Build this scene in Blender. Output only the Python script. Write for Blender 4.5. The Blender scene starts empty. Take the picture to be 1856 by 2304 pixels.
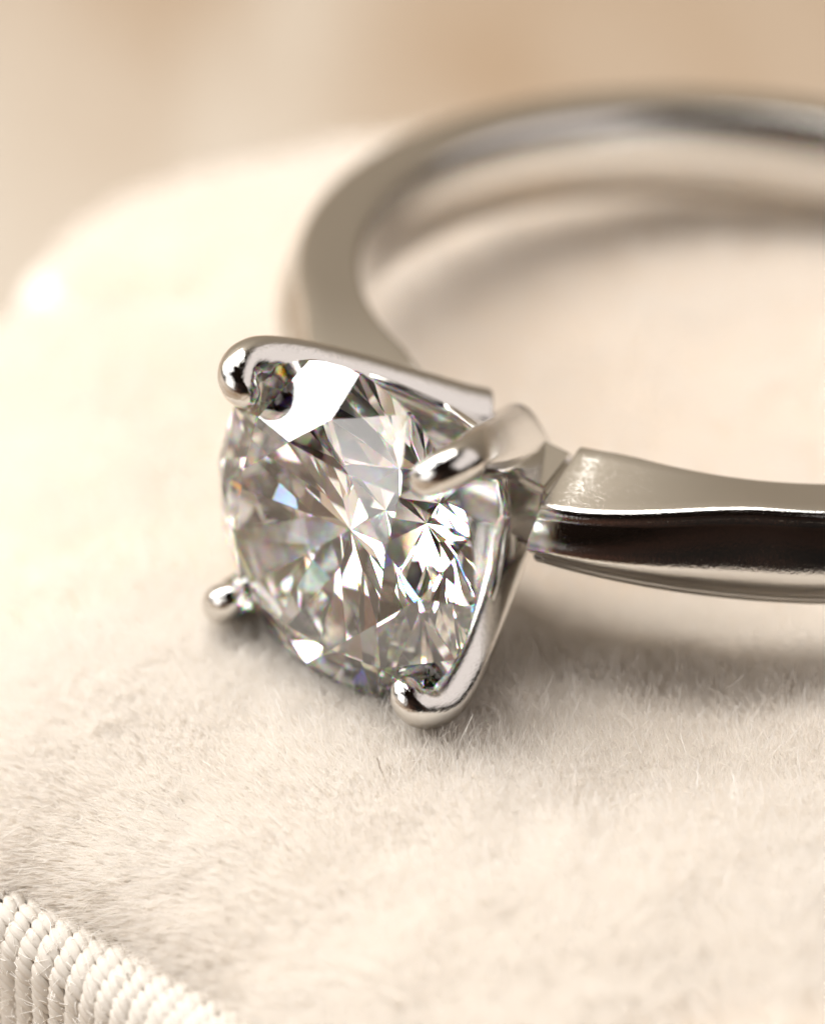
import bpy, bmesh, math, random
import numpy as np
from mathutils import Vector, Matrix
random.seed(4); rng = np.random.default_rng(7)
S = bpy.context.scene
COL = S.collection
R = math.radians
# one unit is one millimetre

# ------------------------------------------------------------------ camera
CAM_LOC = Vector((-7.2131, -107.5907, 66.9371))
CAM_R = Matrix(((0.99961101, -0.02788948, 0.0), (0.0151994, 0.54477486, -0.8384446), (0.02338378, 0.8381184, 0.54498685)))
# CAM_R turns camera axes into world axes
cd = bpy.data.cameras.new("camera")
cam = bpy.data.objects.new("camera", cd); COL.objects.link(cam)
cam.matrix_world = Matrix.Translation(CAM_LOC) @ CAM_R.to_4x4()
cd.sensor_fit = 'HORIZONTAL'; cd.sensor_width = 36.0; cd.lens = 254.31
cd.clip_start = 1.0; cd.clip_end = 5000.0
cd.dof.use_dof = True; cd.dof.focus_distance = 116.0
APERTURE_RADIUS = 2.6
cd.dof.aperture_fstop = cd.lens * 1e-3 / (2 * APERTURE_RADIUS)
cd.dof.aperture_blades = 0
S.camera = cam

# ------------------------------------------------------------------ world and lamps
W = bpy.data.worlds.new("World"); S.world = W; W.use_nodes = True
bg = W.node_tree.nodes["Background"]
bg.inputs[0].default_value = (1.0, 0.62, 0.45, 1); bg.inputs[1].default_value = 0.010

def area_lamp(name, elev, az, dist, sx, sy, radiance, color, target=(-4, -6, 0)):
    """az measured from the camera side (-Y), positive to the right"""
    e, a = R(elev), R(az)
    d = Vector((math.cos(e) * math.sin(a), -math.cos(e) * math.cos(a), math.sin(e)))
    l = bpy.data.lights.new(name, 'AREA'); l.shape = 'RECTANGLE'; l.size = sx; l.size_y = sy
    l.energy = radiance * math.pi * sx * sy; l.color = color
    o = bpy.data.objects.new(name, l); COL.objects.link(o)
    o.location = Vector(target) + d * dist
    o.rotation_euler = (-d).to_track_quat('-Z', 'Y').to_euler()
    return o
area_lamp("window_light", 37, -117, 420, 430, 350, 7.3, (0.985, 0.99, 1.0))
area_lamp("fill_softbox", 37, 80, 420, 520, 300, 1.0, (1.0, 0.92, 0.89))
area_lamp("overhead_softbox", 68, -150, 420, 240, 220, 11.5, (1.0, 0.975, 0.95))
area_lamp("added_stone_fill", 18, -57, 420, 280, 250, 2.3, (1.0, 0.965, 0.93))  # added fill without a seen source, brightens the stone and the front velvet

S.view_settings.view_transform = 'Standard'; S.view_settings.look = 'None'
S.view_settings.exposure = 0.21; S.view_settings.gamma = 1.0
S.render.engine = 'CYCLES'
cy = S.cycles
cy.max_bounces = 24; cy.transmission_bounces = 24; cy.glossy_bounces = 8; cy.diffuse_bounces = 6
cy.transparent_max_bounces = 8; cy.sample_clamp_indirect = 6.0; cy.sample_clamp_direct = 0
cy.caustics_reflective = True; cy.caustics_refractive = True; cy.blur_glossy = 0.3
cy.use_denoising = True
try:
    S.cycles_curves.shape = 'RIBBONS'
except Exception: pass

# ------------------------------------------------------------------ helpers
def new_mat(name):
    m = bpy.data.materials.new(name); m.use_nodes = True
    nt = m.node_tree; nt.nodes.clear()
    out = nt.nodes.new('ShaderNodeOutputMaterial')
    return m, nt, out
def N(nt, typ, **kw):
    n = nt.nodes.new(typ)
    for k, v in kw.items():
        if k in n.inputs: n.inputs[k].default_value = v
        else: setattr(n, k, v)
    return n
def mesh_obj(name, verts, faces, mat=None, parent=None, smooth=True):
    me = bpy.data.meshes.new(name); me.from_pydata([tuple(v) for v in verts], [], [tuple(f) for f in faces]); me.update()
    if smooth: me.polygons.foreach_set('use_smooth', [True] * len(me.polygons))
    if mat: me.materials.append(mat)
    o = bpy.data.objects.new(name, me); COL.objects.link(o)
    if parent: o.parent = parent
    return o
def tag(o, label=None, category=None, kind=None, group=None):
    if label: o['label'] = label
    if category: o['category'] = category
    if kind: o['kind'] = kind
    if group: o['group'] = group
    return o
def value_noise(x, y, scale, seed, octaves=1):
    """smooth value noise in -1..1 for numpy arrays"""
    out = np.zeros_like(x, dtype=float); amp = 1.0; tot = 0
    for k in range(octaves):
        g = np.random.default_rng(seed + k * 17).uniform(-1, 1, (256, 256))
        fx = x / scale * (2 ** k) + 71.3; fy = y / scale * (2 ** k) + 53.1
        ix = np.floor(fx).astype(int); iy = np.floor(fy).astype(int)
        tx = fx - ix; ty = fy - iy; tx = tx * tx * (3 - 2 * tx); ty = ty * ty * (3 - 2 * ty)
        a = g[ix % 256, iy % 256]; b = g[(ix + 1) % 256, iy % 256]; c = g[ix % 256, (iy + 1) % 256]; d = g[(ix + 1) % 256, (iy + 1) % 256]
        out += amp * ((a * (1 - tx) + b * tx) * (1 - ty) + (c * (1 - tx) + d * tx) * ty); tot += amp; amp *= 0.5
    return out / tot

# ------------------------------------------------------------------ materials
def metal_mat(name, col=(0.66, 0.64, 0.61), rough=0.06, scratch=0.02, seed=0):
    m, nt, out = new_mat(name)
    p = N(nt, 'ShaderNodeBsdfPrincipled', Metallic=1.0)
    p.inputs['Base Color'].default_value = (*col, 1)
    tc = N(nt, 'ShaderNodeTexCoord')
    n1 = N(nt, 'ShaderNodeTexNoise', Scale=2.2, Detail=5.0, Roughness=0.65); nt.links.new(tc.outputs['Object'], n1.inputs['Vector'])
    mr = N(nt, 'ShaderNodeMapRange'); mr.inputs[1].default_value = 0.35; mr.inputs[2].default_value = 0.75
    mr.inputs[3].default_value = rough * 0.6; mr.inputs[4].default_value = rough * 2.0
    nt.links.new(n1.outputs['Fac'], mr.inputs[0]); nt.links.new(mr.outputs[0], p.inputs['Roughness'])
    # fine hairline scratches and tiny pits
    mp = N(nt, 'ShaderNodeMapping'); mp.inputs['Rotation'].default_value = (0.4, 0.9, 0.6); mp.inputs['Scale'].default_value = (2.0, 26.0, 9.0)
    nt.links.new(tc.outputs['Object'], mp.inputs['Vector'])
    n2 = N(nt, 'ShaderNodeTexNoise', Scale=1.6, Detail=3.0, Roughness=0.8); nt.links.new(mp.outputs[0], n2.inputs['Vector'])
    n3 = N(nt, 'ShaderNodeTexNoise', Scale=14.0, Detail=2.0); nt.links.new(tc.outputs['Object'], n3.inputs['Vector'])
    mx = N(nt, 'ShaderNodeMath', operation='ADD'); nt.links.new(n2.outputs['Fac'], mx.inputs[0]); nt.links.new(n3.outputs['Fac'], mx.inputs[1])
    for rot, sc in (((0.2, 1.1, 0.5), (1.2, 55.0, 40.0)), ((1.3, 0.3, 2.1), (50.0, 1.4, 36.0)), ((0, 0, 0), (30.0, 30.0, 30.0))):
        mp2 = N(nt, 'ShaderNodeMapping'); mp2.inputs['Rotation'].default_value = rot; mp2.inputs['Scale'].default_value = sc
        nt.links.new(tc.outputs['Object'], mp2.inputs['Vector'])
        ns = N(nt, 'ShaderNodeTexNoise', Scale=1.0, Detail=1.0); nt.links.new(mp2.outputs[0], ns.inputs['Vector'])
        rm_ = N(nt, 'ShaderNodeMapRange'); rm_.inputs[1].default_value = 0.685 if sc[0] != 30.0 else 0.77; rm_.inputs[2].default_value = 0.73 if sc[0] != 30.0 else 0.82; rm_.inputs[3].default_value = 0.0; rm_.inputs[4].default_value = -0.07 if sc[0] != 30.0 else -0.25
        nt.links.new(ns.outputs['Fac'], rm_.inputs[0])
        ad = N(nt, 'ShaderNodeMath', operation='ADD'); nt.links.new(mx.outputs[0], ad.inputs[0]); nt.links.new(rm_.outputs[0], ad.inputs[1]); mx = ad
    b = N(nt, 'ShaderNodeBump', Strength=1.0, Distance=scratch); nt.links.new(mx.outputs[0], b.inputs['Height'])
    nt.links.new(b.outputs[0], p.inputs['Normal'])
    nt.links.new(p.outputs[0], out.inputs[0])
    return m
M_METAL = metal_mat("polished_white_gold", scratch=0.0036)

def diamond_mat():
    m, nt, out = new_mat("diamond")
    geo = N(nt, 'ShaderNodeNewGeometry')
    outer = N(nt, 'ShaderNodeBsdfGlass', Roughness=0.0, IOR=2.418)
    outer.inputs['Color'].default_value = (1, 1, 1, 1)
    # inside: total reflection is white, light that leaves is split into colours
    prev = None
    for col, ior in (((1, 0, 0, 1), 2.402), ((0, 1, 0, 1), 2.418), ((0, 0, 1, 1), 2.441)):
        g = N(nt, 'ShaderNodeBsdfRefraction', Roughness=0.0, IOR=ior); g.inputs['Color'].default_value = col
        if prev is None: prev = g
        else:
            a = N(nt, 'ShaderNodeAddShader'); nt.links.new(prev.outputs[0], a.inputs[0]); nt.links.new(g.outputs[0], a.inputs[1]); prev = a
    fr = N(nt, 'ShaderNodeFresnel', IOR=2.418)
    gl = N(nt, 'ShaderNodeBsdfAnisotropic', Roughness=0.0); gl.inputs['Color'].default_value = (1, 1, 1, 1)
    mi = N(nt, 'ShaderNodeMixShader'); nt.links.new(fr.outputs[0], mi.inputs[0]); nt.links.new(prev.outputs[0], mi.inputs[1]); nt.links.new(gl.outputs[0], mi.inputs[2])
    mo = N(nt, 'ShaderNodeMixShader'); nt.links.new(geo.outputs['Backfacing'], mo.inputs[0])
    nt.links.new(outer.outputs[0], mo.inputs[1]); nt.links.new(mi.outputs[0], mo.inputs[2])
    nt.links.new(mo.outputs[0], out.inputs[0])
    return m
M_DIAMOND = diamond_mat()

def fibre_mat(name, col, col2, gloss=0.18, transl=0.4):
    m, nt, out = new_mat(name)
    oi = N(nt, 'ShaderNodeHairInfo')
    geo = N(nt, 'ShaderNodeTexCoord')
    n = N(nt, 'ShaderNodeTexNoise', Scale=0.35, Detail=3.0); nt.links.new(geo.outputs['Object'], n.inputs['Vector'])
    mix = N(nt, 'ShaderNodeMix', data_type='RGBA'); mix.inputs[6].default_value = (*col, 1); mix.inputs[7].default_value = (*col2, 1)
    nt.links.new(n.outputs['Fac'], mix.inputs[0])
    d = N(nt, 'ShaderNodeBsdfDiffuse'); t = N(nt, 'ShaderNodeBsdfTranslucent')
    nt.links.new(mix.outputs[2], d.inputs[0]); nt.links.new(mix.outputs[2], t.inputs[0])
    ms = N(nt, 'ShaderNodeMixShader'); ms.inputs[0].default_value = transl
    nt.links.new(d.outputs[0], ms.inputs[1]); nt.links.new(t.outputs[0], ms.inputs[2])
    g = N(nt, 'ShaderNodeBsdfHair', component='Reflection'); g.inputs['Color'].default_value = (1, 0.97, 0.92, 1)
    g.inputs['RoughnessU'].default_value = 0.25; g.inputs['RoughnessV'].default_value = 0.7
    m2 = N(nt, 'ShaderNodeMixShader'); m2.inputs[0].default_value = gloss
    nt.links.new(ms.outputs[0], m2.inputs[1]); nt.links.new(g.outputs[0], m2.inputs[2])
    nt.links.new(m2.outputs[0], out.inputs[0])
    return m
M_STRAY = fibre_mat("bright_fibre", (0.98, 0.96, 0.93), (0.97, 0.94, 0.90), gloss=0.45, transl=0.3)
M_PILE = fibre_mat("velvet_pile", (0.955, 0.932, 0.900), (0.94, 0.908, 0.866), transl=0.48)

def cloth_mat(name, col, col2, scale=1.0, rough=0.9, bump=0.05, bscale=20):
    m, nt, out = new_mat(name)
    tc = N(nt, 'ShaderNodeTexCoord')
    n = N(nt, 'ShaderNodeTexNoise', Scale=scale, Detail=4.0); nt.links.new(tc.outputs['Object'], n.inputs['Vector'])
    mix = N(nt, 'ShaderNodeMix', data_type='RGBA'); mix.inputs[6].default_value = (*col, 1); mix.inputs[7].default_value = (*col2, 1)
    nt.links.new(n.outputs['Fac'], mix.inputs[0])
    p = N(nt, 'ShaderNodeBsdfPrincipled', Roughness=rough); nt.links.new(mix.outputs[2], p.inputs['Base Color'])
    n2 = N(nt, 'ShaderNodeTexNoise', Scale=bscale, Detail=3.0); nt.links.new(tc.outputs['Object'], n2.inputs['Vector'])
    b = N(nt, 'ShaderNodeBump', Strength=0.7, Distance=bump); nt.links.new(n2.outputs['Fac'], b.inputs['Height']); nt.links.new(b.outputs[0], p.inputs['Normal'])
    nt.links.new(p.outputs[0], out.inputs[0])
    return m
M_BASE = cloth_mat("velvet_backing", (0.87, 0.70, 0.50), (0.82, 0.64, 0.44))  # warm shade between the fibres is put into this tan colour
M_TRIM = cloth_mat("trim_yarn", (0.64, 0.585, 0.51), (0.58, 0.52, 0.45), rough=0.55, bump=0.01, bscale=60)
M_CORE = cloth_mat("trim_core", (0.80, 0.73, 0.65), (0.76, 0.69, 0.61))
M_WALL = cloth_mat("backdrop_paint", (0.46, 0.41, 0.33), (0.43, 0.38, 0.30), scale=0.004, bump=0.0)

def table_mat():
    m, nt, out = new_mat("tan_wood")
    tc = N(nt, 'ShaderNodeTexCoord')
    mp = N(nt, 'ShaderNodeMapping'); mp.inputs['Scale'].default_value = (0.035, 0.008, 0.03); mp.inputs['Location'].default_value = (0.34, 0, 0)
    nt.links.new(tc.outputs['Object'], mp.inputs['Vector'])
    n = N(nt, 'ShaderNodeTexNoise', Scale=1.3, Detail=5.0, Distortion=0.6); nt.links.new(mp.outputs[0], n.inputs['Vector'])
    cr = N(nt, 'ShaderNodeValToRGB'); cr.color_ramp.elements[0].position = 0.40; cr.color_ramp.elements[0].color = (0.24, 0.145, 0.068, 1)
    cr.color_ramp.elements[1].position = 0.62; cr.color_ramp.elements[1].color = (0.43, 0.37, 0.30, 1)
    nt.links.new(n.outputs['Fac'], cr.inputs[0])
    p = N(nt, 'ShaderNodeBsdfPrincipled', Roughness=0.5); nt.links.new(cr.outputs[0], p.inputs['Base Color'])
    nt.links.new(p.outputs[0], out.inputs[0])
    return m
M_TABLE = table_mat()

# ------------------------------------------------------------------ setting
TABLE_Z = -11.0
def box(name, x0, x1, y0, y1, z0, z1, mat, bevel=0.0):
    bm = bmesh.new(); bmesh.ops.create_cube(bm, size=1)
    for v in bm.verts:
        v.co = Vector(((x0 + x1) / 2 + v.co.x * (x1 - x0), (y0 + y1) / 2 + v.co.y * (y1 - y0), (z0 + z1) / 2 + v.co.z * (z1 - z0)))
    if bevel: bmesh.ops.bevel(bm, geom=bm.edges[:], offset=bevel, segments=3, affect='EDGES')
    me = bpy.data.meshes.new(name); bm.to_mesh(me); bm.free(); me.materials.append(mat)
    o = bpy.data.objects.new(name, me); COL.objects.link(o); return o
tag(box("table", -500, 600, -110, 180, TABLE_Z - 30, TABLE_Z, M_TABLE, 2.0), kind='structure')
tag(box("wall", -500, 600, 180, 190, -11.0, 520, M_WALL), kind='structure')

def reflected_streak_mat():
    m, nt, out = new_mat("reflected_brown_streaks")
    tc = N(nt, 'ShaderNodeTexCoord')
    mp = N(nt, 'ShaderNodeMapping'); mp.inputs['Scale'].default_value = (0.0012, 0.01, 0.011); nt.links.new(tc.outputs['Object'], mp.inputs['Vector'])
    n = N(nt, 'ShaderNodeTexNoise', Scale=1.0, Detail=4.0); nt.links.new(mp.outputs[0], n.inputs['Vector'])
    cr = N(nt, 'ShaderNodeValToRGB'); cr.color_ramp.elements[0].position = 0.50; cr.color_ramp.elements[0].color = (0.012, 0.009, 0.007, 1)
    cr.color_ramp.elements[1].position = 0.66; cr.color_ramp.elements[1].color = (0.34, 0.13, 0.07, 1)  # dark and brown streaks shaped for their reflection in the band
    nt.links.new(n.outputs['Fac'], cr.inputs[0])
    p = N(nt, 'ShaderNodeBsdfPrincipled', Roughness=0.7); nt.links.new(cr.outputs[0], p.inputs['Base Color']); nt.links.new(p.outputs[0], out.inputs[0])
    return m
tag(box("wall", -700, 900, -720, -700, -300, 700, reflected_streak_mat()), kind='structure')  # unseen wall added behind the camera to grade the band's dark reflection

# ------------------------------------------------------------------ cushion
OUT = [(-16.8, 1.0), (-17.1, 3.9), (-16.5, 5.8), (-15.2, 7.4), (-15.5, 9.2), (-14.3, 11.0), (-11.6, 12.8), (-7.2, 14.7), (-2, 15.9), (3, 16.4), (12, 17), (30, 16.5), (41, 12),
       (44, -2), (43, -24), (34, -34), (18, -37), (5, -36), (-3, -31.5), (-6.3, -26), (-8.3, -21.6), (-10.33, -18.15), (-11.51, -16.73), (-12.80, -15.39), (-14.10, -14.27), (-15.31, -13.39),
       (-16.6, -12.1), (-17.5, -9.8), (-17.6, -6), (-17.0, -2)]
def catmull(P, n):
    P = np.array(P, float); out = []
    m = len(P)
    for i in range(m):
        a, b, c, d = P[i - 1], P[i], P[(i + 1) % m], P[(i + 2) % m]
        for t in np.linspace(0, 1, n, endpoint=False):
            out.append(0.5 * ((2 * b) + (-a + c) * t + (2 * a - 5 * b + 4 * c - d) * t * t + (-a + 3 * b - 3 * c + d) * t ** 3))
    return np.array(out)
outline = catmull(OUT, 8)
def sdist(x, y):
    """signed distance to the outline, positive inside"""
    x = np.asarray(x, float).ravel(); y = np.asarray(y, float).ravel()
    best = np.full(x.shape, 1e9); inside = np.zeros(x.shape, bool)
    A = outline; B = np.roll(outline, -1, axis=0)
    for (ax, ay), (bx, by) in zip(A, B):
        ex, ey = bx - ax, by - ay; L2 = ex * ex + ey * ey
        t = np.clip(((x - ax) * ex + (y - ay) * ey) / L2, 0, 1)
        best = np.minimum(best, np.hypot(x - ax - t * ex, y - ay - t * ey))
        cond = ((ay > y) != (by > y))
        with np.errstate(divide='ignore', invalid='ignore'):
            xi = ax + (y - ay) * ex / (ey if ey != 0 else 1e-12)
        inside ^= cond & (x < xi)
    return np.where(inside, best, -best)
Z_EDGE = -4.5; Z_TOP = -0.9; W_EDGE = 8.0
def side_lift(x, y):
    t = np.clip((np.asarray(y) + 11.0) / 9.0, 0, 1); return 1.7 * t * t * (3 - 2 * t)
def base_z(x, y, d):
    u = np.clip(1 - d / W_EDGE, 0, 1)
    ze = Z_EDGE + side_lift(x, y)
    z = ze + (Z_TOP - ze) * np.sqrt(np.maximum(0, 1 - u ** 2.2))
    # soft crease between the near and the far lobe on the left
    px, py, qx, qy = -17.5, 8.4, -11.3, 5.0
    ex, ey = qx - px, qy - py; L2 = ex * ex + ey * ey
    t = ((x - px) * ex + (y - py) * ey) / L2; tc = np.clip(t, 0, 1)
    dd = np.hypot(x - px - tc * ex, y - py - tc * ey)
    z = z - 3.2 * (1 - 0.88 * tc) * np.exp(-(dd / 1.0) ** 2)
    z = z + 0.07 * value_noise(x, y, 2.6, 5, 2)
    return z
# grid
gx = np.arange(-18.1, 44.5, 0.25); gy = np.arange(-37.5, 17.5, 0.25)
X, Y = np.meshgrid(gx, gy, indexing='ij')
D = sdist(X, Y).reshape(X.shape)
Z = base_z(X, Y, D)
Dz_x, Dz_y = np.gradient(Z, 0.25, 0.25)
idx = -np.ones(X.shape, int); verts = []
ok = D > 0.0
ii, jj = np.nonzero(ok); idx[ii, jj] = np.arange(len(ii))
verts = np.stack([X[ii, jj], Y[ii, jj], Z[ii, jj]], 1).tolist()
faces = []
for i in range(len(gx) - 1):
    for j in range(len(gy) - 1):
        q = (idx[i, j], idx[i + 1, j], idx[i + 1, j + 1], idx[i, j + 1])
        if min(q) >= 0: faces.append(q)
cushion = bpy.data.objects.new("velvet_cushion", None); COL.objects.link(cushion); cushion.location = (0, 0, 0)
tag(cushion, "padded cream velvet cushion with a ribbed cord edge, carrying the ring", "cushion")
mesh_obj("velvet_backing", verts, faces, M_BASE, cushion)
# the padded side under the velvet and the roll along the edge
def sweep(path, prof, closed=True):
    """path: Nx3, prof function(i, outward, tangent)->list of 3D points"""
    n = len(path); vs = []; fs = []; k = None
    for i in range(n):
        t = path[(i + 1) % n] - path[i - 1]; t[2] = 0; t /= np.linalg.norm(t)
        o = np.array([t[1], -t[0], 0])
        pts = prof(path[i], o); k = len(pts); vs += [tuple(p) for p in pts]
    for i in range(n if closed else n - 1):
        a = i * k; b = ((i + 1) % n) * k
        for j in range(k - 1): fs.append((a + j, b + j, b + j + 1, a + j + 1))
    return vs, fs
EDGE_Z = -3.9
def edge_z(x, y):
    return 0.45 * side_lift(x, y) - 3.36 + 0.45 * np.clip((np.asarray(x) + 12.5) / 3.0, -0.1, 1.0) * (np.asarray(y) < 0)
path = np.concatenate([outline, edge_z(outline[:, 0], outline[:, 1])[:, None]], 1)
ROLL = 0.95
# outline orientation
area = 0.5 * np.sum(outline[:, 0] * np.roll(outline[:, 1], -1) - np.roll(outline[:, 0], -1) * outline[:, 1])
SG = 1.0 if area > 0 else -1.0
def roll_pt(p, o, al, r=ROLL, lift=0.0):
    # al * ROLL is the way travelled from the velvet over the outside and down
    a0 = R(100)
    c = np.array([p[0], p[1], p[2]]) - o * SG * r0(a0)[0] + np.array([0, 0, -r0(a0)[1]])
    ang = a0 - al
    rr = r + lift
    drop = 0.0
    if ang < 0: drop = -ang * ROLL; ang = 0.0
    return c + o * SG * (rr * math.cos(ang)) + np.array([0, 0, rr * math.sin(ang) - drop])
def r0(a0): return ROLL * math.cos(a0), ROLL * math.sin(a0)
def prof(p, o):
    pts = [roll_pt(p, o, R(a), ROLL - 0.10) for a in range(-40, 420, 12)]
    e = pts[-1].copy(); e[2] = TABLE_Z + 0.02; pts.append(e)
    return pts
vs, fs = sweep(path, prof)
mesh_obj("edge_roll", vs, fs, M_CORE, cushion)

# ribbed trim: each rib is a row of slanted yarn floats wrapped over the roll
def yarn_float(length, width):
    vs = []; fs = []; nu, nv = 13, 36
    for i in range(nu):
        u = i / (nu - 1); x = (u - 0.5) * length
        r = width * 0.5 * max(0.02, math.sin(math.pi * u)) ** 0.8
        for j in range(nv):
            th = 2 * math.pi * j / nv
            rr = r * (1 + 0.07 * math.cos(12 * th + 1.2 * u * math.pi) + 0.02 * math.cos(4 * th + 5 * u))
            bend = 0.05 * length * (1 - (2 * u - 1) ** 2)
            vs.append((x, rr * math.cos(th), rr * 0.62 * math.sin(th) + bend))
    for i in range(nu - 1):
        for j in range(nv):
            fs.append((i * nv + j, i * nv + (j + 1) % nv, (i + 1) * nv + (j + 1) % nv, (i + 1) * nv + j))
    return np.array(vs), fs
seg = np.linalg.norm(np.diff(np.concatenate([outline, outline[:1]]), axis=0), axis=1); cum = np.concatenate([[0], np.cumsum(seg)])
def at_s(s):
    s = s % cum[-1]; i = np.searchsorted(cum, s, side='right') - 1; t = (s - cum[i]) / seg[i]
    a = outline[i]; b = outline[(i + 1) % len(outline)]
    tt = (b - a) / np.linalg.norm(b - a)
    return a * (1 - t) + b * t, tt
i0 = int(np.argmin(np.hypot(outline[:, 0] + 6.0, outline[:, 1] + 26.5))); i1 = int(np.argmin(np.hypot(outline[:, 0] + 17.3, outline[:, 1] + 9.8)))
s0, s1 = cum[i0], cum[i1]
FV, FF = yarn_float(0.74, 0.29)
FUZZ = []
s = s0; PITCH = 0.48; FSTEP = 0.205
while s < s1:
    vv = []; ff = []
    al = -0.12 + random.uniform(-.03, .03)
    while al < R(100) + 4.6 / ROLL:
        ds = random.uniform(-0.015, 0.015)
        p2, t2 = at_s(s + ds); o2 = np.array([t2[1], -t2[0], 0]); p3 = np.array([p2[0], p2[1], float(edge_z(p2[0], p2[1]))])
        c = roll_pt(p3, o2, al, ROLL, 0.02)
        c2 = roll_pt(p3, o2, al + 0.01, ROLL, 0.02)
        down = (c2 - c) / np.linalg.norm(c2 - c); tan = np.array([t2[0], t2[1], 0]); nrm = np.cross(tan, down); nrm *= SG
        if np.dot(nrm, c - roll_pt(p3, o2, al, 0.0)) < 0: nrm = -nrm
        # float direction: across the rib, slanted down the roll
        sl = R(-30) + random.uniform(-0.16, 0.16)
        ax = tan * math.cos(sl) + down * math.sin(sl); ay = np.cross(nrm, ax)
        sc = random.uniform(0.88, 1.12); FUZZ.append((c, nrm, ax))
        M = np.stack([ax * sc, ay * sc, nrm], 1)
        base = len(vv); pts = FV @ M.T + c
        vv += pts.tolist(); ff += [tuple(base + q for q in f) for f in FF]
        al += FSTEP / ROLL
    rib = mesh_obj("rib", vv, ff, M_TRIM, cushion)
    s += PITCH * random.uniform(0.97, 1.03)

# ------------------------------------------------------------------ pile
def add_pile(name, xs, ys, length, rad, nseg, seed, jit=1.0, mat=None):
    d = sdist(xs, ys); k = d > 0.03; xs, ys, d = xs[k], ys[k], d[k]
    n = len(xs); rg = np.random.default_rng(seed)
    z = base_z(xs, ys, d)
    e = 0.15
    zx = (base_z(xs + e, ys, sdist(xs + e, ys)) - z) / e; zy = (base_z(xs, ys + e, sdist(xs, ys + e)) - z) / e
    zx = np.clip(zx, -2, 2); zy = np.clip(zy, -2, 2)
    nrm = np.stack([-zx, -zy, np.ones(n)], 1); nrm /= np.linalg.norm(nrm, axis=1)[:, None]
    # lean field
    lx = -0.16 + 0.30 * value_noise(xs, ys, 1.9, 31, 3) ; ly = 0.05 + 0.30 * value_noise(xs, ys, 1.9, 77, 3)
    edge = np.clip(1 - d / 4.0, 0, 1)
    lx = lx - 0.42 * edge * (xs < -5); ly = ly - 0.15 * edge
    lean = np.stack([lx, ly, np.zeros(n)], 1)
    # clumping: fibres pull towards the centre of their tuft
    cs = 0.32
    cx = (np.floor(xs / cs) + 0.5) * cs + 0.12 * value_noise(np.floor(xs / cs) * 7.7, np.floor(ys / cs) * 5.3, 1.0, 91)
    cyy = (np.floor(ys / cs) + 0.5) * cs + 0.12 * value_noise(np.floor(xs / cs) * 3.1, np.floor(ys / cs) * 9.7, 1.0, 92)
    clump = np.stack([cx - xs, cyy - ys, np.zeros(n)], 1) * 0.32
    dirn = nrm + lean + rg.normal(0, 0.16 * jit, (n, 3)) * np.array([1, 1, .3])
    dirn /= np.linalg.norm(dirn, axis=1)[:, None]
    ln = length * (1 + 0.12 * value_noise(xs, ys, 0.9, 13, 2) + rg.normal(0, 0.09, n)) * (0.55 + 0.45 * np.clip(d / 1.0, 0, 1))
    curl = rg.normal(0, 0.13 * jit, (n, 3)) * np.array([1, 1, .4])
    P = nseg + 1
    T = np.linspace(0, 1, P)[None, :, None]
    root = np.stack([xs, ys, z], 1)[:, None, :]
    pos = root + dirn[:, None, :] * ln[:, None, None] * T + (lean * 0.30 + curl + np.array([0, 0, -0.05]))[:, None, :] * ln[:, None, None] * T ** 2 + clump[:, None, :] * T ** 1.5
    cu = bpy.data.hair_curves.new(name); cu.add_curves([P] * n)
    cu.points.foreach_set('position', pos.reshape(-1).astype(np.float32))
    r = (rad * (1 - 0.75 * T[0, :, 0] ** 2))[None, :] * rg.uniform(0.7, 1.3, (n, 1))
    cu.points.foreach_set('radius', r.reshape(-1).astype(np.float32))
    cu.materials.append(mat or M_PILE)
    o = bpy.data.objects.new(name, cu); COL.objects.link(o); o.parent = cushion
    tag(o, kind='stuff')
    return o
def uniform(n, x0, x1, y0, y1, seed):
    g = np.random.default_rng(seed); return g.uniform(x0, x1, n), g.uniform(y0, y1, n)
import os
QUICK = float(os.environ.get('PILE', '1'))
def feathered(n, seed, cx, cy_, rx, ry):
    """dense in the middle, thinning out towards the rim of an ellipse"""
    g = np.random.default_rng(seed); x = g.uniform(-1, 1, n); y = g.uniform(-1, 1, n)
    k = g.uniform(0, 1, n) < np.clip((1.0 - np.hypot(x, y)) / 0.45, 0, 1)
    return cx + rx * x[k], cy_ + ry * y[k]
xs, ys = feathered(int(900000 * QUICK), 1, -6.0, -14.0, 17.0, 7.5)       # where the lens is sharp
add_pile("pile", xs, ys, 0.82, 0.011 / max(QUICK, .3) ** .5, 3, 3)
xs, ys = feathered(int(60000 * QUICK), 11, -6.0, -14.0, 16.0, 6.0)   # longer single fibres that catch the light
add_pile("stray_fibres", xs, ys, 0.98, 0.0115, 4, 21, jit=2.0, mat=M_STRAY)
xs, ys = uniform(int(200000 * QUICK), -17.5, 14, -30, 16.8, 2)
add_pile("pile", xs, ys, 0.80, 0.024 / max(QUICK, .3) ** .5, 2, 5)
xs, ys = uniform(int(25000 * QUICK), 14, 43, -36, 16.5, 6)
add_pile("pile", xs, ys, 0.80, 0.05, 2, 8)

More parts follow.
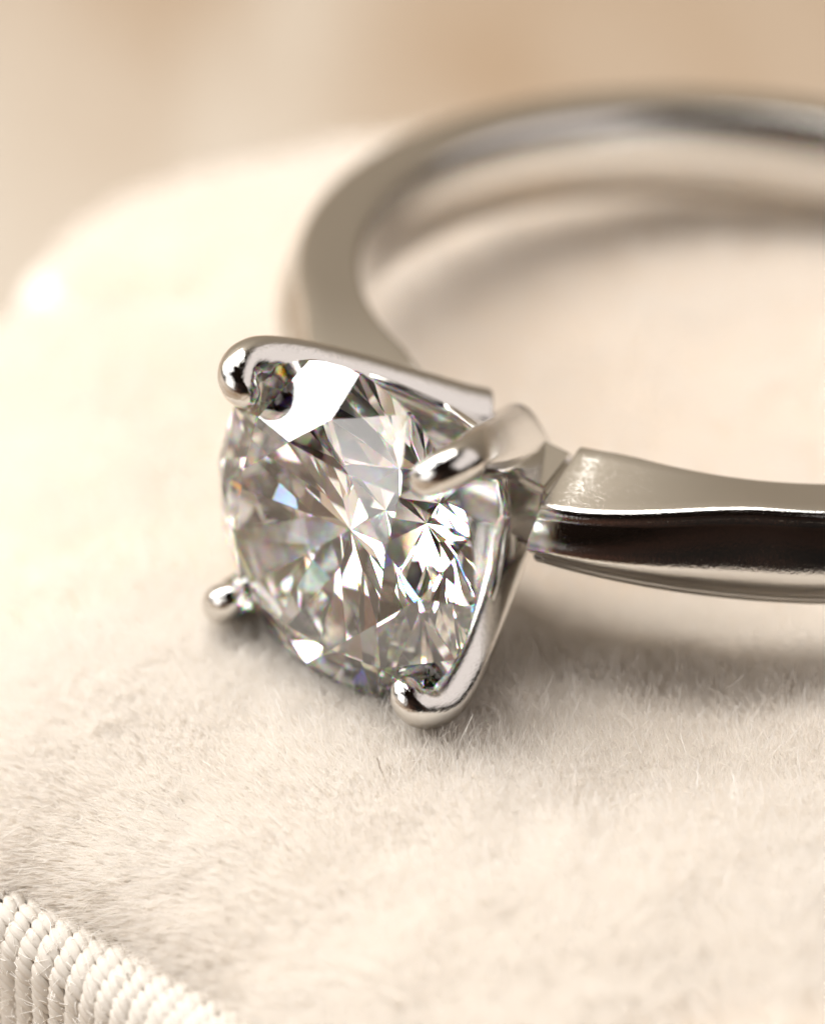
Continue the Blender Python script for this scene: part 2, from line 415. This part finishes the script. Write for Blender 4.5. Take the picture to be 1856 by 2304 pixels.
# loose filaments standing off the yarn of the trim
fz = []; fr_ = []
gr = np.random.default_rng(12)
for c, nrm, ax in FUZZ:
    for _ in range(3):
        side = np.cross(nrm, ax)
        st = c + nrm * 0.10 + ax * gr.uniform(-.28, .28) + side * gr.uniform(-.09, .09)
        d1 = ax * gr.uniform(-1, 1) + side * gr.normal(0, .5) + nrm * abs(gr.normal(0, .45)); l = gr.uniform(.12, .34) * (2.2 if gr.uniform() < .06 else 1)
        bend = gr.normal(0, .25, 3)
        for t in (0, .33, .66, 1.0): fz.append(st + d1 * l * t + bend * l * t * t - nrm * 0.25 * l * t * t); fr_.append(0.0075 * (1 - .6 * t))
cu = bpy.data.hair_curves.new("thread_fuzz"); cu.add_curves([4] * (len(fz) // 4))
cu.points.foreach_set('position', np.array(fz, np.float32).reshape(-1)); cu.points.foreach_set('radius', np.array(fr_, np.float32))
cu.materials.append(M_STRAY); o = bpy.data.objects.new("thread_fuzz", cu); COL.objects.link(o); o.parent = cushion; tag(o, kind='stuff')

# ------------------------------------------------------------------ ring
RING = Matrix(((-0.64658596, 0.76098667, 0.05315904), (-0.75842777, -0.64876751, 0.06235411), (0.08193851, 0.0, 0.99663737)))
ring = bpy.data.objects.new("solitaire_ring", None); COL.objects.link(ring)
ring.matrix_world = Matrix.Translation((0, 0, 1.9202)) @ RING.to_4x4()
tag(ring, "white gold solitaire ring with a round brilliant diamond lying on cream velvet", "ring")
# local axes: x = towards the stone, y = along the band there, z = axis of the band

def smooth(a, b, x):
    t = min(1, max(0, (x - a) / (b - a))); return t * t * (3 - 2 * t)
def dome(q):
    # apex a little below the middle, so the upper shoulder falls away more
    c = -0.24
    t = (q - c) / (1 - c) if q > c else (c - q) / (1 + c)
    return 1 - (t * t / (t + 0.06)) ** 1.45 * 1.06 ** 1.45
def shank():
    vs = []; fs = []; th0 = R(14.0); n = 220
    K = None
    lim_ = 2 * math.pi - 2 * th0
    ths = [th0, th0 + .0018, th0 + .006] + [th0 + lim_ * i / n for i in range(2, n - 1)] + [th0 + lim_ - .006, th0 + lim_ - .0018, th0 + lim_]
    shr = [0.07, 0.03, 0.0] + [0.0] * (len(ths) - 6) + [0.0, 0.03, 0.07]
    n = len(ths) - 1
    for i in range(n + 1):
        th = ths[i]
        dh = min(th, 2 * math.pi - th)                        # angle away from the stone
        near = 1 - smooth(R(12), R(40), dh)
        ri = 8.62 + 0.25 * (1 - smooth(R(12), R(22), dh))
        ro = 9.92 + 0.85 * near
        hi = 1.10 + 0.10 * near; hs = 1.10 - 0.42 * near       # half height of inner face and of shoulder
        bulge = 0.38                             # dome over the shoulders
        prof = []
        # inner face, gently rounded
        for k in range(9):
            z = -hi * 0.93 + 2 * hi * 0.93 * k / 8
            prof.append((ri - 0.26 * (1 - abs(z / hi) ** 2.0), z))
        # inner edge rounding and flat side (top)
        c = 0.06
        prof += [(ri + 0.02, hi * 0.975), (ri + c, hi), (ri + c + 0.02, hi)]
        for k in range(1, 6):
            t = k / 6; prof.append((ri + c + (ro - 0.25 - ri - c) * t, hi + (hs - hi) * t))
        F = 0.25
        prof += [(ro - F + F * math.sin(R(q)), hs - F + F * math.cos(R(q))) for q in (8, 22, 36, 50, 64, 78)]
        for k in range(1, 22):
            z = hs - F - (2 * hs - 2 * F) * (k - 1) / 20
            prof.append((ro + bulge * (dome(z / (hs - F)) if abs(z) < hs - F - 1e-6 else 0.0), z))
        prof += [(ro - F + F * math.sin(R(q)), -(hs - F + F * math.cos(R(q)))) for q in (78, 64, 50, 36, 22, 8)]
        for k in range(5, 0, -1):
            t = k / 6; prof.append((ri + c + (ro - 0.25 - ri - c) * t, -(hi + (hs - hi) * t)))
        prof += [(ri + c + 0.02, -hi), (ri + c, -hi), (ri + 0.02, -hi * 0.975)]
        K = len(prof)
        for r, z in prof:
            rc = (ri + ro) / 2; r = r + (rc - r) * shr[i]; z = z * (1 - shr[i])
            vs.append((r * math.cos(th), r * math.sin(th), z))
    for i in range(n):
        for k in range(K):
            fs.append((i * K + k, i * K + (k + 1) % K, (i + 1) * K + (k + 1) % K, (i + 1) * K + k))
    fs.append(tuple(range(K - 1, -1, -1))); fs.append(tuple(n * K + k for k in range(K)))
    return vs, fs
vs, fs = shank()
sh = mesh_obj("shank", vs, fs, M_METAL, ring)
sh.data.polygons[len(fs) - 1].use_smooth = False; sh.data.polygons[len(fs) - 2].use_smooth = False
def fix_normals(o):
    bm = bmesh.new(); bm.from_mesh(o.data); bmesh.ops.recalc_face_normals(bm, faces=bm.faces[:]); bm.to_mesh(o.data); bm.free()
fix_normals(sh)

RS = 3.519; TBL = 14.156                      # distance of the stone's table from the centre of the band
# pose of the stone in the ring: it sits a touch askew in its claws
PSI = 0.385
S_N = Vector((0.9983, -0.054, 0.020)).normalized(); S_C = Vector((14.17, -0.11, -0.03))
_u = Vector((0, 0, 1)); _u = (_u - S_N * _u.dot(S_N)).normalized(); _v = _u.cross(S_N); _v = -_v if _v.y > 0 else _v
zx = _u * math.cos(PSI) + _v * math.sin(PSI); nz = S_N; zy = nz.cross(zx)
S_RS, S_RT, S_CR = 3.59, 2.17, 33.8
# prongs: swept in the (rho, z) plane
PATH = [(0.90, -5.45, .62, .80), (1.25, -5.0, .56, .74), (2.0, -4.05, .50, .66), (2.8, -2.95, .47, .60), (3.45, -1.95, .45, .55), (3.84, -1.20, .46, .46),
        (3.92, -0.78, .45, .44), (3.80, -0.46, .43, .43), (3.58, -0.32, .39, .40), (3.36, -0.35, .33, .34), (3.18, -0.43, .22, .23), (3.10, -0.47, .06, .07)]
def cr(P, t):
    i = int(min(len(P) - 2, math.floor(t))); f = t - i
    a = np.array(P[max(i - 1, 0)]); b = np.array(P[i]); c = np.array(P[i + 1]); d = np.array(P[min(i + 2, len(P) - 1)])
    return 0.5 * ((2 * b) + (-a + c) * f + (2 * a - 5 * b + 4 * c - d) * f * f + (-a + 3 * b - 3 * c + d) * f ** 3)
def prong_mesh():
    n = 70; m = 32; vs = []; fs = []
    ts = np.linspace(0, len(PATH) - 1, n)
    for i, t in enumerate(ts):
        p = cr(PATH, t); q = cr(PATH, min(t + .02, len(PATH) - 1)) - cr(PATH, max(t - .02, 0))
        d = np.array([q[0], q[1]]); d /= np.linalg.norm(d)
        nr = np.array([d[1], -d[0]])                      # outward normal in the plane
        ex = 3.2 - 1.2 * smooth(3.5, 7, t)              # squared arm, round claw
        for j in range(m):
            a = 2 * math.pi * j / m; ca, sa = math.cos(a), math.sin(a)
            u = math.copysign(abs(ca) ** (2 / ex), ca); v = math.copysign(abs(sa) ** (2 / ex), sa)
            rho = p[0] + nr[0] * u * p[2]; z = p[1] + nr[1] * u * p[2]
            vs.append((rho, v * p[3], z))
    for i in range(n - 1):
        for j in range(m): fs.append((i * m + j, i * m + (j + 1) % m, (i + 1) * m + (j + 1) % m, (i + 1) * m + j))
    fs.append(tuple(range(m - 1, -1, -1))); fs.append(tuple((n - 1) * m + j for j in range(m)))
    return vs, fs
pv, pf = prong_mesh()
for az in (45, 135, 225, 315):
    # rho -> direction cos*z + sin*y, sideways -> perpendicular, z -> x
    c, s_ = math.cos(R(az)), math.sin(R(az))
    vv = []
    hc = (S_RS - S_RT) * math.tan(R(S_CR)); gap = 0.012
    for rho, v, z in pv:
        p = Vector((TBL + z, rho * s_ + v * c, rho * c - v * s_)) - S_C
        h = p.dot(S_N); q = p - S_N * h; r = q.length
        zc = -(r - S_RT) * math.tan(R(S_CR)) + gap
        if h >= -hc:                                      # over the crown: the claw rests on it
            if r < S_RS + gap and h < zc:
                if h > zc - 0.35 and r < S_RS - 0.12: h = zc
                else: q *= (S_RS + gap) / r
        else:
            lim = S_RS - max(0.0, (-hc - 0.1 - h)) / 0.863 + 0.02
            if r < lim and lim > 0.4: q *= lim / max(r, 1e-3)
        vv.append(S_C + q + S_N * h)
    pr = mesh_obj("prong", vv, pf, M_METAL, ring); fix_normals(pr)
# basket: square cup with dipped sides under the stone
def basket():
    vs = []; fs = []; n = 96; lev = 14
    def sup(az, k=3.2):
        return 1 / (abs(math.cos(az - math.pi / 4)) ** k + abs(math.sin(az - math.pi / 4)) ** k) ** (1 / k)
    for i in range(n):
        az = 2 * math.pi * i / n
        corner = abs(math.sin(2 * az)) ** 1.5         # 1 at the prongs
        ztop = -3.9 + 1.0 * corner
        ring_ = []
        for k in range(lev):
            t = k / (lev - 1); z = -5.5 + (ztop + 5.5) * t
            rho = 1.25 + (max(z, -5.5) + 5.0) * 0.76
            # square with its corners at the prongs
            a2 = az; sq = 1 / (abs(math.cos(a2)) ** 4 + abs(math.sin(a2)) ** 4) ** 0.25
            ring_.append((rho * sq / 1.19 + 0.08, z))
        ring_.append((ring_[-1][0] - 0.12, ztop + 0.06)); ring_.append((ring_[-2][0] - 0.3, ztop + 0.02))
        ring_.append((ring_[-1][0] - 0.10, ztop - 0.3)); ring_.append((0.45, -5.3)); ring_.append((0.45, -5.5))
        for r, z in ring_: vs.append((TBL + z, r * math.sin(az), r * math.cos(az)))
        K = len(ring_)
    for i in range(n):
        for k in range(K): fs.append((i * K + k, ((i + 1) % n) * K + k, ((i + 1) % n) * K + (k + 1) % K, i * K + (k + 1) % K))
    return vs, fs
vs, fs = basket(); bk = mesh_obj("basket", vs, fs, M_METAL, ring); fix_normals(bk)
# base block the shank ends butt against
bm = bmesh.new(); bmesh.ops.create_cube(bm, size=1)
for v in bm.verts:
    top = v.co.x > 0
    v.co = Vector((8.5 + (1.42 if top else 0), v.co.y * 2 * (2.42 if top else 2.05), v.co.z * 2 * (0.72 if top else 0.98)))
bmesh.ops.bevel(bm, geom=bm.edges[:], offset=0.14, segments=3, affect='EDGES')
me = bpy.data.meshes.new("base_block"); bm.to_mesh(me); bm.free(); me.materials.append(M_METAL)
bb = bpy.data.objects.new("base_block", me); COL.objects.link(bb); bb.parent = ring

# diamond: round brilliant cut out of a cylinder by its facet planes
def brilliant(rs, rt, crown_deg, pav_deg, girdle, star=0.5, lower=0.77):
    bm = bmesh.new()
    tcr = math.tan(R(crown_deg)); hc = (rs - rt) * tcr; zg = -hc; zb = zg - girdle; hp = rs * math.tan(R(pav_deg))
    bmesh.ops.create_cone(bm, cap_ends=True, segments=128, radius1=rs, radius2=rs, depth=6 * rs)
    def cut(point, normal):
        geom = bm.verts[:] + bm.edges[:] + bm.faces[:]
        r = bmesh.ops.bisect_plane(bm, geom=geom, plane_co=point, plane_no=normal, clear_outer=True, dist=1e-7)
        ed = [e for e in r['geom_cut'] if isinstance(e, bmesh.types.BMEdge)]
        if len(ed) > 2: bmesh.ops.contextual_create(bm, geom=ed)
    def pol(r, az, z): return Vector((r * math.cos(az), r * math.sin(az), z))
    cut(Vector((0, 0, 0)), Vector((0, 0, 1)))
    st = math.pi / 8
    rm = rt * math.cos(st); rS = rm + star * (rs - rm)
    zS = -(rS * math.cos(st) - rt) * tcr
    G_extra = girdle
    for k in range(8):
        az = k * math.pi / 4
        n = pol(math.sin(R(crown_deg)), az, math.cos(R(crown_deg))); cut(pol(rt, az, 0), n)
    for k in range(8):
        az = (k + .5) * math.pi / 4
        a_, b_, c_ = pol(rt, k * math.pi / 4, 0), pol(rt, (k + 1) * math.pi / 4, 0), pol(rS, az, zS)
        n = (b_ - a_).cross(c_ - a_).normalized(); n = n if n.z > 0 else -n; cut(a_, n)
    for k in range(8):
        for sgn in (-1, 1):
            azS = (k + .5 * sgn) * math.pi / 4; azG = k * math.pi / 4; azn = azG + sgn * math.pi / 16
            Sp = pol(rS, azS, zS); Gp = pol(rs, azG, zg)
            h = Vector((math.cos(azn), math.sin(azn), 0)); dS = Sp.dot(h); dG = Gp.dot(h)
            ang = math.atan2(zS - zg, dG - dS)
            n = h * math.sin(ang) + Vector((0, 0, math.cos(ang))); cut(Sp, n)
    tp = math.tan(R(pav_deg)); zc = zb - hp
    for k in range(8):
        az = k * math.pi / 4
        n = pol(math.sin(R(pav_deg)), az, -math.cos(R(pav_deg))); cut(Vector((0, 0, zc)), n)
    rL = rs * (1 - lower)
    for k in range(8):
        for sgn in (-1, 1):
            azL = (k + .5 * sgn) * math.pi / 4; azG = k * math.pi / 4; azn = azG + sgn * math.pi / 16
            Lp = pol(rL, azL, zc + rL * math.cos(st) * tp); Gp = pol(rs, azG, zb)
            h = Vector((math.cos(azn), math.sin(azn), 0)); dL = Lp.dot(h); dG = Gp.dot(h)
            ang = math.atan2(Gp.z - Lp.z, dG - dL)
            n = h * math.sin(ang) + Vector((0, 0, -math.cos(ang))); cut(Lp, n)
    cut(Vector((0, 0, zc + 0.004)), Vector((0, 0, -1)))
    bmesh.ops.remove_doubles(bm, verts=bm.verts[:], dist=1e-5)
    bmesh.ops.recalc_face_normals(bm, faces=bm.faces[:])
    return bm
bm = brilliant(S_RS, S_RT, S_CR, 40.6, 0.10)
for v in bm.verts:
    c = v.co.copy(); v.co = S_C + zx * c.x + zy * c.y + nz * c.z
me = bpy.data.meshes.new("diamond"); bm.to_mesh(me); bm.free(); me.materials.append(M_DIAMOND)
dm = bpy.data.objects.new("diamond", me); COL.objects.link(dm); dm.parent = ring

# ------------------------------------------------------------------ lint
def lint(pts, label):
    vs = []; fs = []; m = 6
    pts = [Vector(p) for p in pts]
    for i, p in enumerate(pts):
        t = (pts[min(i + 1, len(pts) - 1)] - pts[max(i - 1, 0)]).normalized(); a = t.orthogonal().normalized(); b = t.cross(a)
        for j in range(m):
            an = 2 * math.pi * j / m; vs.append(tuple(p + (a * math.cos(an) + b * math.sin(an)) * 0.011))
    for i in range(len(pts) - 1):
        for j in range(m): fs.append((i * m + j, i * m + (j + 1) % m, (i + 1) * m + (j + 1) % m, (i + 1) * m + j))
    m_, nt, out = new_mat("brown_lint"); p = N(nt, 'ShaderNodeBsdfPrincipled', Roughness=0.6); p.inputs['Base Color'].default_value = (0.16, 0.09, 0.05, 1); nt.links.new(p.outputs[0], out.inputs[0])
    o = mesh_obj("lint_fibre", vs, fs, m_)
    tag(o, label, "fibre")
    return o
lint([(-7.78, -13.75, 0.12), (-7.74, -13.80, 0.05), (-7.72, -13.88, -0.02), (-7.66, -13.95, -0.10)], "tiny dark fibre caught in the velvet below the lowest prong")
lint([(-11.75, -13.95, -1.25), (-11.66, -14.0, -1.32), (-11.52, -14.02, -1.40), (-11.45, -14.06, -1.48)], "tiny brown fibre caught in the velvet between the lowest prong and the ribbed trim")
print("curves", sum(len(o.data.curves) for o in bpy.data.objects if o.type == 'CURVES'))
